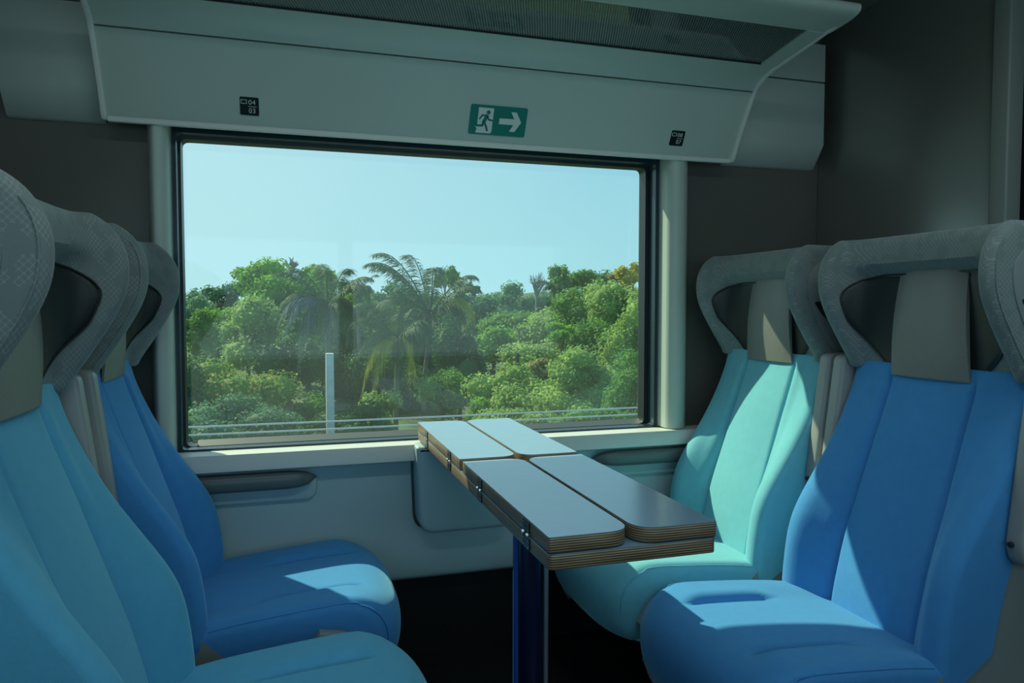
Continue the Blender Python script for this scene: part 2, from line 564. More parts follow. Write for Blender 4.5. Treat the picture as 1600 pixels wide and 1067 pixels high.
# window: outer gasket frame, inner grey frame, pane
def frame_mesh(x0, x1, z0, z1, wl, wr, wb, wt, ya, yb, rin=.02, rout=.02):
    outer = round_poly([(x0, z0), (x1, z0), (x1, z1), (x0, z1)], rout)
    inner = round_poly([(x0 + wl, z0 + wb), (x1 - wr, z0 + wb), (x1 - wr, z1 - wt), (x0 + wl, z1 - wt)], rin)
    n = len(outer)
    V = [(p[0], ya, p[1]) for p in outer] + [(p[0], ya, p[1]) for p in inner] + [(p[0], yb, p[1]) for p in outer] + [(p[0], yb, p[1]) for p in inner]
    Fc = []
    for i in range(n):
        j = (i + 1) % n
        Fc += [(i, j, n + j, n + i), (2 * n + i, 3 * n + i, 3 * n + j, 2 * n + j), (n + i, n + j, 3 * n + j, 3 * n + i), (i, 2 * n + i, 2 * n + j, j)]
    return V, Fc
win = empty('window_1', ((WX0 + WX1) / 2, YW + .05, WZ0))
struct(win)
def wpart(name, V, Fc, mat):
    o = mesh(name, V, Fc, mat, win)
    o.matrix_parent_inverse = Matrix.Translation(-win.location)
    return o
V, Fc = frame_mesh(WX0, WX1, WZ0, WZ1, .010, .012, .012, .018, YW + .000, YW + .05, .015, .012)
wpart('outer_frame', V, Fc, M['frame'])
V, Fc = frame_mesh(WX0 + .006, WX1 - .006, WZ0 - .004, WZ1 - .004, .010, .020, .017, .022, YW + .05, YW + .10, .02, .01)
wpart('gasket', V, Fc, M['gasket'])
b_ = prism('bottom_rail', [(YW + .050, .703), (YW + .088, .716), (YW + .088, .690), (YW + .050, .690)], 'x', WX0 + .045, WX1 - .03, M['framegrey'], win)
b_.matrix_parent_inverse = Matrix.Translation(-win.location)
p_ = box('pane', (WX0 + .008, YW + .092, WZ0), (WX1 - .008, YW + .098, WZ1 - .008), M['glass'], win)
p_.matrix_parent_inverse = Matrix.Translation(-win.location)

# rounded pilasters at both sides of the window
for k, (xa, xb, s) in enumerate(((WX0 - .065, WX0 - .003, -1), (WX1 + .003, WX1 + .11, 1))):
    x_in, x_out = (xb, xa) if s < 0 else (xa, xb)
    d = .085
    pts = [(x_in, YW + .02), (x_in, YW - d + .03)]
    W_ = abs(x_out - x_in)
    for i in range(13):
        a = PI / 2 * i / 12
        if i < 5:
            a2 = PI / 2 * i / 4
            pts.append((x_in + s * .03 * (1 - math.cos(a2)), YW - d + .03 - .03 * math.sin(a2)))
    for i in range(1, 9):
        t = i / 8
        pts.append((x_in + s * (.03 + (W_ - .03) * t), YW - d + (d - .002) * (t ** 2.2)))
    pts.append((x_out, YW + .02))
    struct(prism('trim_%d' % (3 + k), pts, 'z', .702, 1.66, M['panel']))

# wall armrests, with the shallow dish under each
def wall_armrest(xa, xb, s, label):
    root = empty('wall_armrest', ((xa + xb) / 2, 2.25, .6))
    tag(root, label, 'armrest', 'wall armrests under the sill')
    # s = +1: rounded tip at the xb end
    def sec(x, k):
        h = .026 * k; dp = .045 * k + .004
        L_ = []
        for i in range(16):
            a = 2 * PI * i / 16
            ca, sa = math.cos(a), math.sin(a)
            L_.append((x, 2.262 - dp * .5 + dp * .5 * (abs(ca) ** .7) * (1 if ca > 0 else -1), .612 + h * (abs(sa) ** .7) * (1 if sa > 0 else -1) + (0 if s > 0 else 0)))
        return L_
    loops = []
    N = 26
    for i in range(N + 1):
        t = i / N
        x = xa + (xb - xa) * t
        dd = (xb - x) if s > 0 else (x - xa)
        k = math.sqrt(max(0.0, 1 - (1 - min(1, dd / .09)) ** 2)) if dd < .09 else 1
        loops.append([(p[0], p[1], p[2]) for p in sec(x, max(k, .04))])
    o = loft('rest', loops, M['arm'], root)
    o.matrix_parent_inverse = Matrix.Translation(-root.location)
    pts = round_poly([(xa, .545), (xb - .0 * s, .545), (xb, .62), (xa, .62)] if s > 0 else [(xa, .545), (xb, .545), (xb, .62), (xa, .62)], [0, .06, .02, 0] if s > 0 else [.06, 0, 0, .02])
    o = prism('dish', pts, 'y', 2.252, 2.275, M['lower'], root, bevel=.006)
    o.matrix_parent_inverse = Matrix.Translation(-root.location)
    return root
wall_armrest(-.60, .075, 1, 'dark grey wall armrest beside the blue seat left of the window')
wall_armrest(.98, 1.70, -1, 'dark grey wall armrest beside the turquoise seat right of the window')

# ------------------------------------------------------------------ luggage rack above the window
RX0, RX1 = -.463, 1.482
rack = empty('luggage_rack', (.51, 2.2, 1.62))
tag(rack, 'long pale overhead luggage rack with curved front and patterned glass shelf', 'luggage rack')
def rk(o):
    o.parent = rack
    o.matrix_parent_inverse = Matrix.Translation(-rack.location)
    return o
low = smooth_curve([(2.235, 1.638), (2.224, 1.642), (2.195, 1.690), (2.155, 1.760), (2.104, 1.838)], 6)
rk(prism('fascia', [tuple(p) for p in low] + [(2.125, 1.850), (2.245, 1.70), (2.243, 1.640)], 'x', RX0, RX1, M['panel']))
up = smooth_curve([(2.101, 1.842), (2.075, 1.862), (2.03, 1.878), (1.985, 1.886)], 6)
rk(prism('upper_fascia', [tuple(p) for p in up] + [(1.985, 1.900), (2.04, 1.896), (2.10, 1.87), (2.13, 1.848)], 'x', RX0, RX1, M['panel']))
rk(box('bottom_lip', (RX0, 2.222, 1.628), (RX1, 2.240, 1.643), M['pale'], bevel=.003))
# end brackets follow the curve as a thin pale edge
for x0, x1 in ((RX0 - .014, RX0), (RX1, RX1 + .014)):
    c1 = [tuple(p) for p in smooth_curve([(2.24, 1.634), (2.228, 1.631), (2.214, 1.640), (2.187, 1.690), (2.147, 1.758), (2.097, 1.834), (2.068, 1.856), (2.03, 1.871), (1.97, 1.882), (1.80, 1.905), (1.662, 1.925)], 4)]
    c2 = [(1.662, 1.945), (1.98, 1.905), (2.05, 1.895), (2.12, 1.86), (2.24, 1.70)]
    rk(prism('end_bracket', c1 + c2, 'x', x0, x1, M['pale'], bevel=.003))
def slab_between(name, p0, p1, th, x0, x1, mat, bev=.0):
    a = Vector(p0); b = Vector(p1); nrm = Vector((-(b - a).y, (b - a).x)).normalized() * th
    return rk(prism(name, [tuple(a), tuple(b), tuple(b + nrm), tuple(a + nrm)], 'x', x0, x1, mat, bevel=bev))
slab_between('glass_shelf', (1.985, 1.890), (1.755, 1.918), -.006, RX0 + .03, RX1 - .055, M['rackglass'])
slab_between('shelf_seal', (1.990, 1.886), (1.980, 1.8872), -.014, RX0 + .03, RX1 - .055, M['black'])
rk(prism('front_rail', [tuple(p) for p in smooth_curve([(1.765, 1.913), (1.70, 1.918), (1.66, 1.925), (1.645, 1.938), (1.655, 1.955), (1.70, 1.952), (1.765, 1.930)], 4)], 'x', RX0, RX1 + .02, M['panel']))
slab_between('end_frame', (1.985, 1.884), (1.765, 1.911), -.022, RX1 - .055, RX1, M['panel'])
slab_between('end_frame', (1.985, 1.884), (1.765, 1.911), -.022, RX0, RX0 + .03, M['panel'])

# filler boxes beside the rack
def filler(x0, x1, label):
    r = empty('overhead_side_panel', ((x0 + x1) / 2, 2.28, 1.64))
    tag(r, label, 'panel', 'side panels at the ends of the rack')
    a = prism('lower_panel', [(YW - .002, 1.640), (2.300, 1.644), (2.246, 1.722), (2.246, 1.945), (YW - .002, 1.945)], 'x', x0, x1, M['panel'], r, bevel=.004)
    b = prism('upper_panel', [(YW - .002, 1.951), (2.246, 1.951), (2.246, 2.085), (YW - .002, 2.085)], 'x', x0, x1, M['panel'], r, bevel=.003)
    for o in (a, b): o.matrix_parent_inverse = Matrix.Translation(-r.location)
filler(-.725, RX0 - .02, 'grey side panel left of the luggage rack, above the left pillar')
filler(RX1 + .02, 1.895, 'grey side panel right of the luggage rack, next to the dark partition')

# ------------------------------------------------------------------ signs on the fascia
def on_fascia(x, z):
    # local frame of the fascia at height z
    ys = lambda zz: lerp_tab([(1.632, 2.222), (1.690, 2.195), (1.760, 2.155), (1.838, 2.104)], zz)
    y = ys(z)
    d = Vector((0, ys(z + .03) - ys(z - .03), .06)).normalized()
    xax = Vector((1, 0, 0)); n = xax.cross(d).normalized()   # towards the camera (-y)
    if n.y > 0: n = -n
    m = Matrix((xax, d, n)).transposed().to_4x4()
    m.translation = Vector((x, y, z)) + n * .003
    return m
def flat(name, pts, mat, parent, h=.001, z=0):
    return prism(name, pts, 'z', z, z + h, mat, parent)
def text_part(s, size, x, y, mat, parent, z=.0012, shear=0):
    cu = bpy.data.curves.new('number', 'FONT')
    cu.body = s; cu.size = size; cu.extrude = .0003; cu.offset = 0; cu.space_character = 1.08
    t = bpy.data.objects.new('t', cu)
    C.objects.link(t)
    dg = bpy.context.evaluated_depsgraph_get()
    me = bpy.data.meshes.new_from_object(t.evaluated_get(dg))
    bpy.data.objects.remove(t)
    me.materials.clear(); me.materials.append(mat)
    o = bpy.data.objects.new('number', me)
    C.objects.link(o); o.parent = parent; o.location = (x, y, z)
    return o
def rect(x0, y0, x1, y1): return [(x0, y0), (x1, y0), (x1, y1), (x0, y1)]
def seat_sign(x, z, a, b, label):
    r = empty('seat_number_sign', (0, 0, 0)); r.matrix_basis = on_fascia(x, z)
    tag(r, label, 'sign', 'seat number signs on the rack')
    flat('plate', round_poly(rect(-.025, -.025, .025, .025), .004), M['signk'], r, .0014, -.002)
    q = bmesh.new()
    for p in (rect(-.0225, .0165, -.0065, .0180), rect(-.0225, .0065, -.0065, .0080), rect(-.0225, .0065, -.0210, .0180), rect(-.0080, .0065, -.0065, .0180)):
        add_prism(q, p, 'z', 0, .0008)
    bmobj('window_symbol', q, M['white'], r)
    flat('divider', rect(-.003, -.0012, .019, .0), M['white'], r, .0006, -.0002)
    text_part(a, .0185, -.0025, .0050, M['white'], r, .0002)
    text_part(b, .0185, -.0025, -.0180, M['white'], r, .0002)
seat_sign(-.098, 1.690, '04', '03', 'small black sign reading 04 over 03 on the rack')
seat_sign(1.255, 1.693, '08', '07', 'small black sign reading 08 over 07 on the rack')
ex = empty('exit_sign', (0, 0, 0)); ex.matrix_basis = on_fascia(.628, 1.702)
tag(ex, 'green emergency exit sign with running man and arrow pointing right', 'sign')
flat('board', round_poly(rect(-.091, -.045, .091, .045), .007), M['green'], ex, .0015, -.0022)
flat('doorway', [(-.070, -.040), (-.022, -.040), (-.018, -.034), (-.018, .037), (-.066, .037), (-.066, -.020), (-.073, -.020), (-.066, -.028)], M['white'], ex, .0006, -.0004)
flat('arrow', [(.003, -.009), (.050, -.009), (.038, -.030), (.056, -.030), (.074, 0), (.056, .030), (.038, .030), (.050, .009), (.003, .009)], M['white'], ex, .0006, -.0004)
q = bmesh.new()
add_prism(q, [(-.034 + .0062 * math.cos(i * PI / 8), .024 + .0062 * math.sin(i * PI / 8)) for i in range(16)], 'z', .0, .0009)
def limb(pts, wd):
    for (x0, y0), (x1, y1) in zip(pts, pts[1:]):
        a = Vector((x0, y0)); b = Vector((x1, y1)); n_ = Vector((-(b - a).y, (b - a).x)).normalized() * wd / 2; e_ = (b - a).normalized() * wd * .35
        add_prism(q, [tuple(a - n_ - e_), tuple(b - n_ + e_), tuple(b + n_ + e_), tuple(a + n_ - e_)], 'z', .0, .0009)
limb([(-.038, .013), (-.046, -.006)], .011)
limb([(-.038, .014), (-.053, .014), (-.060, .003)], .005)
limb([(-.037, .012), (-.031, .002), (-.019, .000)], .005)
limb([(-.046, -.006), (-.050, -.017), (-.068, -.018)], .0065)
limb([(-.045, -.006), (-.037, -.020), (-.033, -.031)], .0065)
bmobj('running_figure', q, M['green'], ex)

# ------------------------------------------------------------------ wall bin under the table end
bn = empty('litter_bin', (.535, 2.25, .43))
tag(bn, 'grey wall litter bin with rounded lower corners under the table end', 'bin')
bm = bmesh.new()
add_prism(bm, round_poly([(.375, .43), (.685, .43), (.695, .70), (.365, .70)], [.05, .05, .01, .01]), 'y', 2.17, 2.27, bevel=.014, seg=4)
o = bmobj('housing', bm, M['lower'], bn); o.matrix_parent_inverse = Matrix.Translation(-bn.location)
o = prism('shadow_gap', round_poly([(.368, .423), (.692, .423), (.70, .69), (.36, .69)], [.05, .05, .01, .01]), 'y', 2.255, 2.265, M['line'], bn); o.matrix_parent_inverse = Matrix.Translation(-bn.location)

# ------------------------------------------------------------------ folding table
TX0, TX1, TY0, TY1 = .387, .690, 1.06, 2.28
tb = empty('folding_table', (.54, 1.64, 0))
tag(tb, 'long folding table with four grey plywood leaves between facing seats', 'table')
def tp(o, par=None):
    o.parent = par or tb
    if par is None: o.matrix_parent_inverse = Matrix.Translation(-tb.location)
    return o
def board(name, x0, x1, y0, y1, z0, z1, radii, par=None):
    """plywood board with its laminate on top (laminate is a child)"""
    poly = round_poly([(x0, y0), (x1, y0), (x1, y1), (x0, y1)], radii, 8)
    o = tp(prism(name, poly, 'z', z0, z1 - .0012, M['ply'], None, bevel=.0015, seg=2), par)
    l = prism('laminate', poly, 'z', z1 - .0012, z1, M['laminate'])
    l.parent = o
    return o
def curved_board(name, x0, x1, y0, y1, z0, z1, radii):
    # rounded corners whose ply edge flares outwards towards the bottom
    o = board(name, x0, x1, y0, y1, z0, z1, radii)
    return o
board('tabletop', TX0, TX1, TY0, TY1, .706, .732, [.012, .012, .012, .012])
xm = .536
SP0, SP1 = 1.655, 1.685
for nm, (x0, x1, y0, y1, rad) in enumerate((
        (TX0, xm - .003, TY0, SP0, [.004, .045, .045, .004]),
        (xm + .006, TX1, TY0, SP0, [.045, .004, .004, .045]),
        (TX0, xm - .003, SP1, TY1, [.004, .045, .045, .004]),
        (xm + .006, TX1, SP1, TY1, [.045, .004, .004, .045]))):
    lf = board('leaf', x0, x1, y0, y1, .7335, .760, rad)
    left = nm in (0, 2)
    ys = {0: (1.17, 1.49), 1: (1.17, 1.49), 2: (1.80, 2.12), 3: (1.80, 2.12)}[nm]
    for y in ys:
        xs = TX0 - .0012 if left else TX1 + .0012
        bm = bmesh.new()
        add_box(bm, (xs - .001, y - .017, .7085), (xs + .001, y + .017, .7275))
        add_box(bm, (xs - .001, y - .017, .7385), (xs + .001, y + .017, .7575))
        h = bmobj('hinge', bm, M['hinge']); h.parent = lf
        Vs = []
        for (ya, yb) in ((y - .017, y - .006), (y + .006, y + .017)):
            Vs.append(tube_geo([(xs, ya, .733), (xs, yb, .733)], .0042, 10))
        for yy in (-.011, 0, .011):
            for zz in (.713, .7235, .7425, .753):
                Vs.append(tube_geo([(xs - .0014, y + yy, zz), (xs + .0014, y + yy, zz)], .0017, 6))
        V, Fc = merge_geo(Vs)
        h = mesh('hinge_barrel', V, Fc, M['chrome']); h.parent = lf
pl = [( .54 + .034 * math.cos(a) , 1.62 + .045 * math.sin(a)) for a in [i * 2 * PI / 28 for i in range(28)]]
tp(prism('post', pl, 'z', .0, .706, M['bluepost']))
M['bluestrip'] = plain('blue_strip', (.02, .08, .34), .3, coat=.4)
tp(tube('post_edge', [(.507, 1.612, .0), (.507, 1.612, .705)], .009, M['bluestrip'], None, 12))
tp(box('post_strip', (.5655, 1.580, .0), (.5765, 1.597, .706), M['silver'], None, bevel=.003))
tp(box('mounting_beam', (.50, 1.16, .690), (.58, 2.165, .706), M['black'], None, bevel=.003))
tp(box('foot_plate', (.45, 1.50, .0), (.63, 1.74, .012), M['black'], None, bevel=.004))

# ------------------------------------------------------------------ seats
BX = [(.33, -.070), (.40, -.080), (.44, -.087), (.50, -.103), (.56, -.118), (.67, -.155), (.78, -.190), (.88, -.224), (.95, -.246), (1.02, -.258)]
BB = [(.33, .050), (.40, .060), (.45, .066), (.50, .074), (.55, .078), (.60, .076), (.66, .058), (.72, .036), (.78, .018), (.85, .006), (.92, .0), (1.02, 0)]
HW = .25
def back_front(y, z):
    ay = abs(y)
    x = smooth_tab(BX, z)
    b = smooth_tab(BB, z)
    gy = .118 + .012 * sstep(.95, .5, z)
    x += b * sstep(gy - .01, .215, ay)
    # seam grooves beside the centre panel, fading out at the top
    fade = sstep(.965, .935, z)
    x -= .013 * fade * math.exp(-((ay - gy) / .0065) ** 2)
    x += .006 * fade * math.exp(-((ay - gy - .022) / .016) ** 2)
    x += .010 * (1 - min(1, (ay / gy)) ** 2) * sstep(.36, .50, z) * sstep(1.0, .8, z)     # soft crown of the centre panel
    return x
def make_backrest(mat, root):
    ys = sorted(set([round(s * v, 4) for s in (-1, 1) for v in
         [0, .03, .06, .085, .1, .108, .113, .117, .121, .125, .129, .133, .14, .15, .16, .17, .18, .19, .2, .21, .22, .228]]))
    r = .026
    edge = []
    for k in range(1, 7):
        a = PI / 2 * k / 6
        edge.append((HW - r + r * math.sin(a), r * (1 - math.cos(a))))
    ys = [(-y, d) for y, d in edge[::-1]] + [(y, 0) for y in ys if abs(y) <= HW - r + .001] + edge
    zs = np.linspace(.352, .994, 54)
    loops = []
    for y, inset in ys:
        front = []
        for z in zs:
            x = back_front(y, z) - inset
            # round the top and bottom rims
            e = min(1, (z - .352) / .02, (.994 - z) / .012)
            x -= .02 * (1 - math.sqrt(max(0, 1 - (1 - e) ** 2))) if e < 1 else 0
            front.append((x, y, float(z)))
        back = []
        for z in zs[::-6]:
            back.append((smooth_tab(BX, z) - .075, y, float(z)))
        loops.append(front + back)
    o = loft('backrest', loops, mat, root)
    return o
def pan_profile():
    return smooth_curve([(-.09, .388), (-.03, .398), (.03, .408), (.12, .418), (.22, .426), (.31, .430), (.365, .424), (.402, .403), (.424, .370), (.430, .330), (.424, .285), (.404, .248), (.375, .235)], 5)
def make_pan(mat, root):
    r = .028
    edge = []
    for k in range(1, 7):
        a = PI / 2 * k / 6
        edge.append((HW - .0035 - r + r * math.sin(a), r * (1 - math.cos(a))))
    base = [0, .03, .06, .085, .1, .112, .12, .126, .13, .134, .14, .148, .16, .175, .19, .205, .212, .218]
    ys = sorted(set([s * v for s in (-1, 1) for v in base]))
    ys = [(-y, d) for y, d in edge[::-1]] + [(y, 0) for y in ys] + edge
    prof = pan_profile()
    N = len(prof)
    loops = []
    for y, inset in ys:
        ay = abs(y)
        top = []
        for i, p in enumerate(prof):
            a = prof[max(i - 1, 0)]; b = prof[min(i + 1, N - 1)]
            t = (b - a).normalized(); nrm = Vector((-t.y, t.x))
            if nrm.y < 0 and nrm.x < 0: nrm = -nrm
            d = -inset
            x = p.x
            m = sstep(.06, .14, x) * sstep(.345, .29, x) if p.y > .38 else 0
            d -= .014 * m * math.exp(-((ay - .128) / .008) ** 2)
            d += .008 * m * math.exp(-((ay - .155) / .022) ** 2)
            d += .010 * sstep(.12, .2, ay) * sstep(.40, .3, x)
            q = p + nrm * d
            # corners of the front edge are rounded in plan
            k = sstep(.15, .43, q.x)
            q.x -= .045 * k * (ay / HW) ** 5 + .012 * k * (ay / HW) ** 2
            top.append((q.x, y, q.y))
        bot = [(.34 - inset * .5, y, .238), (.10, y, .27), (-.09 , y, .30)]
        loops.append(top + bot)
    o = loft('seat_pan', loops, mat, root)
    # stitched welt along both long edges
    for s in (-1, 1):
        pts = []
        y = HW - .010
        for p in prof[6:-14]:
            k = sstep(.15, .43, p.x)
            pts.append((p.x - .045 * k * (y / HW) ** 5 - .012 * k, s * y, p.y + .010 - .012 + (.003 if p.x < .35 else -.002)))
        g = tube('piping', pts, .0016, mat, o, 6)
    return o
# head section ------------------------------------------------------
XF = [(.965, -.235), (.985, -.226), (1.037, -.190), (1.106, -.148), (1.15, -.128), (1.19, -.122), (1.23, -.126), (1.26, -.140), (1.29, -.165), (1.31, -.185)]
def head_front_x(z):    # plane of the centre of the headrest
    return -.262 + .050 * sstep(1.195, 1.235, z)
HTOP, HBOT = 1.300, .965
def head_inner(t, z, off=0):
    """inner surface, t in [-1,1] from wing tip to wing tip, offset off out of the surface"""
    xf = smooth_tab(XF, z, .015) - .022; xc = head_front_x(z)
    a = abs(t); s = 1 if t >= 0 else -1
    Wi = .211
    D = max(xf - xc, .004)
    th = a * PI / 2
    n_ = .72
    y = Wi * (math.sin(th) ** .92)
    x = xc + D * (1 - math.cos(th) ** n_) if a < 1 else xc + D
    # normal estimate: towards +x in the centre, towards -y at the wing
    k = sstep(.45, .8, a)
    return (x + off * (1 - k), s * (y - off * k), z)
def make_head(mats, root):
    NI = 22
    zs = list(np.linspace(HBOT, HTOP, 30))
    loops = []
    rr = .035
    levels = []
    for z in zs[:-5]: levels.append((z, 0))
    zt = HTOP - rr + .004
    levels = [(HBOT + .0, .006)] + [(z, 0) for z in np.linspace(HBOT + .006, zt, 26)]
    for k in range(1, 8):
        a = PI / 2 * k / 7
        levels.append((zt + (rr - .004) * math.sin(a), .0175 * (1 - math.cos(a))))
    for z, inset in levels:
        xf = smooth_tab(XF, z, .015)
        half = []
        for i in range(NI + 1):
            t = i / NI
            half.append(head_inner(t, z, 0)[:2])
        # tip: half circle between inner y=.196 and outer y=.252
        cy = (.211 + .254) / 2; r = (.254 - .211) / 2
        for i in range(1, 8):
            a = PI * i / 8
            half.append((xf - .022 + .022 * math.sin(a), cy - r * math.cos(a)))
        half.append((xf - .022, .254))
        xb = -.365 + .03 * sstep(1.2, 1.31, z)
        for i in range(1, 5):
            half.append((xf - .022 + (xb + .03 - xf + .022) * i / 4, .254))
        for i in range(1, 5):
            a = PI / 2 * i / 4
            half.append((xb + .03 - .03 * math.sin(a), .224 + .03 * math.cos(a)))
        half.append((xb, .1)); half.append((xb, 0))
        full = half + [(x, -y) for x, y in half[-2:0:-1]]
        n = len(full)
        if inset:
            res = []
            for i in range(n):
                a = Vector(full[i - 1]); b = Vector(full[(i + 1) % n])
                d = (b - a).normalized()
                nn = Vector((-d.y, d.x))     # inward for this orientation (checked below)
                res.append(Vector(full[i]) + nn * inset)
            # area test for orientation
            A = sum(full[i][0] * full[(i + 1) % n][1] - full[(i + 1) % n][0] * full[i][1] for i in range(n))
            if A < 0:
                res = [Vector(full[i]) * 2 - res[i] for i in range(n)]
            full = [tuple(p) for p in res]
        loops.append([(p[0], p[1], float(z)) for p in full])
    o = loft('headrest', loops, mats['head'], root, cap=True)
    # dark leather on the inside of both wings, and its welt
    def pad(name, tfun0, tfun1, z0, z1, off, mat, nt=18, nz=26, th=.004):
        V = []; Fc = []
        for j in range(nz + 1):
            z = z0 + (z1 - z0) * j / nz
            ta, tb_ = tfun0(z), tfun1(z)
            for i in range(nt + 1):
                t = ta + (tb_ - ta) * i / nt
                e = min(i, nt - i, 2) / 2 * 1.0
                e2 = min(j, nz - j, 2) / 2
                V.append(head_inner(t, z, -.002 + (off + .002) * min(e, e2) ** .5))
        for j in range(nz):
            for i in range(nt):
                a = j * (nt + 1) + i
                Fc.append((a, a + 1, a + nt + 2, a + nt + 1))
        return mesh(name, V, Fc, mat, root)
    def edge_t(z):
        # outline of the leather on the wing, round at the top
        k = (z - .97) / (1.205 - .97)
        top = math.sqrt(max(0, 1 - max(0, (k - .72) / .28) ** 2.2)) if k > .72 else 1
        lowk = .42 + .545 * sstep(-.05, .55, k)
        return min(.30 + .665 * top, lowk)
    for s in (-1, 1):
        p = pad('wing_pad', lambda z: s * .12, lambda z: s * edge_t(z), .966, 1.204, .006, mats['dark'])
        pts = []
        for z in np.linspace(.968, 1.2035, 26):
            pts.append(head_inner(s * edge_t(z), z, .004))
        for t in np.linspace(edge_t(1.2035), .1, 8)[1:]:
            pts.append(head_inner(s * t, 1.205, .004))
        q_ = tube('welt', pts, .0022, mats['dark'], p, 6)
        # stitched seam round the front edge of the wing
        pts = [(smooth_tab(XF, z, .015) - .012, s * .2525, z) for z in np.linspace(.985, 1.262, 24)]
        tube('seam', pts, .0018, mats['head'], o, 6)
    # grey flap hanging over the middle
    V = []; Fc = []
    nz, ny = 22, 12
    zz = np.linspace(1.212, .957, nz + 1)
    def flap(y, z, back):
        k = (1.212 - z) / .255
        w_ = .094 + .016 * k
        yy = y * w_
        bulge = .012 + .020 * math.sin(PI * min(1, k * .9 + .08)) * .6 + .004
        x = -.262 + bulge - .006 * (abs(y) ** 4) + .010 * k
        if back: x -= .011 * (.35 + .65 * math.sin(PI * min(1, k))) 
        return (x, yy, z)
    for back in (0, 1):
        for z in zz:
            for i in range(ny + 1):
                V.append(flap(-1 + 2 * i / ny, float(z), back))
    S = (nz + 1) * (ny + 1)
    for j in range(nz):
        for i in range(ny):
            a = j * (ny + 1) + i
            Fc.append((a, a + 1, a + ny + 2, a + ny + 1)); Fc.append((S + a, S + a + ny + 1, S + a + ny + 2, S + a + 1))
    ring = [i for i in range(ny + 1)] + [j * (ny + 1) + ny for j in range(1, nz + 1)] + [nz * (ny + 1) + i for i in range(ny - 1, -1, -1)] + [j * (ny + 1) for j in range(nz - 1, 0, -1)]
    for a, b in zip(ring, ring[1:] + ring[:1]):
        Fc.append((a, b, S + b, S + a))
    fl = mesh('headrest_flap', V, Fc, mats['flap'], root)
    fl['label'] = 'grey leather flap'
    hem = [flap(-1 + 2 * i / 12, .957, 0) for i in range(13)]
    tube('hem', [(p[0] - .004, p[1], p[2]) for p in hem], .004, mats['flap'], fl, 6)
    # plastic plates on the outside of the wings
    for s in (-1, 1):
        out = []
        for z in np.linspace(1.0, 1.262, 16):
            xf = smooth_tab(XF, z, .015)
            out.append((xf - .050 - .012 * sstep(1.22, 1.262, z) , z))
        poly = [(-.345, 1.262)] + [(-.345, 1.0)] + [p for p in out]
        poly = round_poly([(-.350, 1.00), (out[0][0] - .0, 1.00)] + [out[i] for i in (3, 6, 9, 12)] + [(out[-1][0] - .02, 1.264), (-.350, 1.264)], [0, .02, .03, .03, .03, .03, .035, 0])
        a, b = sorted((s * .2535, s * .2575))
        pp = prism('wing_plate', poly, 'y', a, b, mats['plate'], root, bevel=.0012)
        a, b = sorted((s * .2572, s * .2586))
        gp = round_poly([(-.345, 1.09), (-.235, 1.09), (-.195, 1.140), (-.345, 1.140)], [.0, .02, .012, 0])
        g = prism('grip_recess', gp, 'y', a, b, mats['dark'], pp)
    return o
def make_seat(cmat, loc, rz, label, rails=(-1, 1), wall=0, group='winged train seats facing across the table'):
    root = empty('train_seat', loc, rz)
    tag(root, label, 'seat', group)
    make_backrest(cmat, root)
    make_pan(cmat, root)
    make_head({'head': M['head'], 'dark': M['leather'], 'flap': M['leather_grey'], 'plate': M['plate']}, root)
    # moulded shell behind the cushions
    fr = [(-.285, .985), (-.272, .93), (-.235, .80), (-.205, .72), (-.175, .64), (-.155, .56), (-.13, .47), (-.115, .39), (-.02, .36), (.12, .30), (.20, .262), (.20, .235), (-.05, .225), (-.20, .235), (-.30, .30), (-.34, .45), (-.36, .70), (-.385, 1.0)]
    sh = prism('shell', [tuple(p) for p in fr], 'y', -.226, .226, M['shell'], root, bevel=.006)
    for s in (-1, 1):
        # side panel following the edge of the back cushion
        a, b = sorted((s * .247, s * .224))
        sp_ = smooth_curve([(-.292, .985), (-.274, .93), (-.236, .80), (-.200, .72), (-.138, .64), (-.098, .56), (-.075, .47), (-.055, .41), (-.01, .365)], 4)
        if s != wall: prism('side_panel', [tuple(p) for p in sp_] + [(.10, .25), (.10, .225), (-.20, .225), (-.30, .30), (-.34, .45), (-.36, .70), (-.385, .985)], 'y', a, b, M['shell'], root)
        a, b = sorted((s * .252, s * .294))
        rail = round_poly([(-.222, .995), (-.176, .64), (-.190, .600), (-.27, .60), (-.31, .66), (-.355, .995), (-.26, .998)], [.035, .03, .03, .03, .02, .03, .01])
        if s not in rails: continue
        rl = prism('side_rail', rail, 'y', a, b, M['rail'], root, bevel=.009, seg=3)
        gv = round_poly([(-.1865, .95), (-.160, .66), (-.170, .66), (-.1965, .95)], .002)
        yy = (a + b) / 2
        tube('screw_cap', [(-.190, yy - s * .004, .648), (-.172, yy - s * .004, .645)], .006, M['leather'], rl, 12)
        # frame bracket under the pan
        a, b = sorted((s * .254, s * .286))
        bm = bmesh.new()
        add_prism(bm, [(.22, .385), (.275, .375), (.315, .345), (.345, .300), (.300, .215), (.22, .21), (-.10, .222), (-.10, .25), (.26, .25), (.255, .30), (.20, .33), (.20, .36)], 'y', a, b, bevel=.003)
        br = bmobj('bracket', bm, M['rail'], root)
        br['label'] = 'pale seat bracket'
        a2, b2 = sorted((s * .2865, s * .2875))
        prism('slot', [(.272, .345), (.300, .335), (.322, .300), (.288, .250), (.272, .262)], 'y', a2, b2, M['black'], br)
    tube('adjust_rod', [(.355, -.275, .235), (.355, -.235, .205), (.35, -.20, .19)], .008, M['rail'], root, 10)
    bm = bmesh.new()
    add_box(bm, (-.16, -.20, .05), (.20, .20, .235), .01)
    add_box(bm, (-.10, -.06, .0), (.12, .06, .06), .005)
    bmobj('base', bm, M['black'], root)
    return root
XCR, XCL = 1.208, -.162
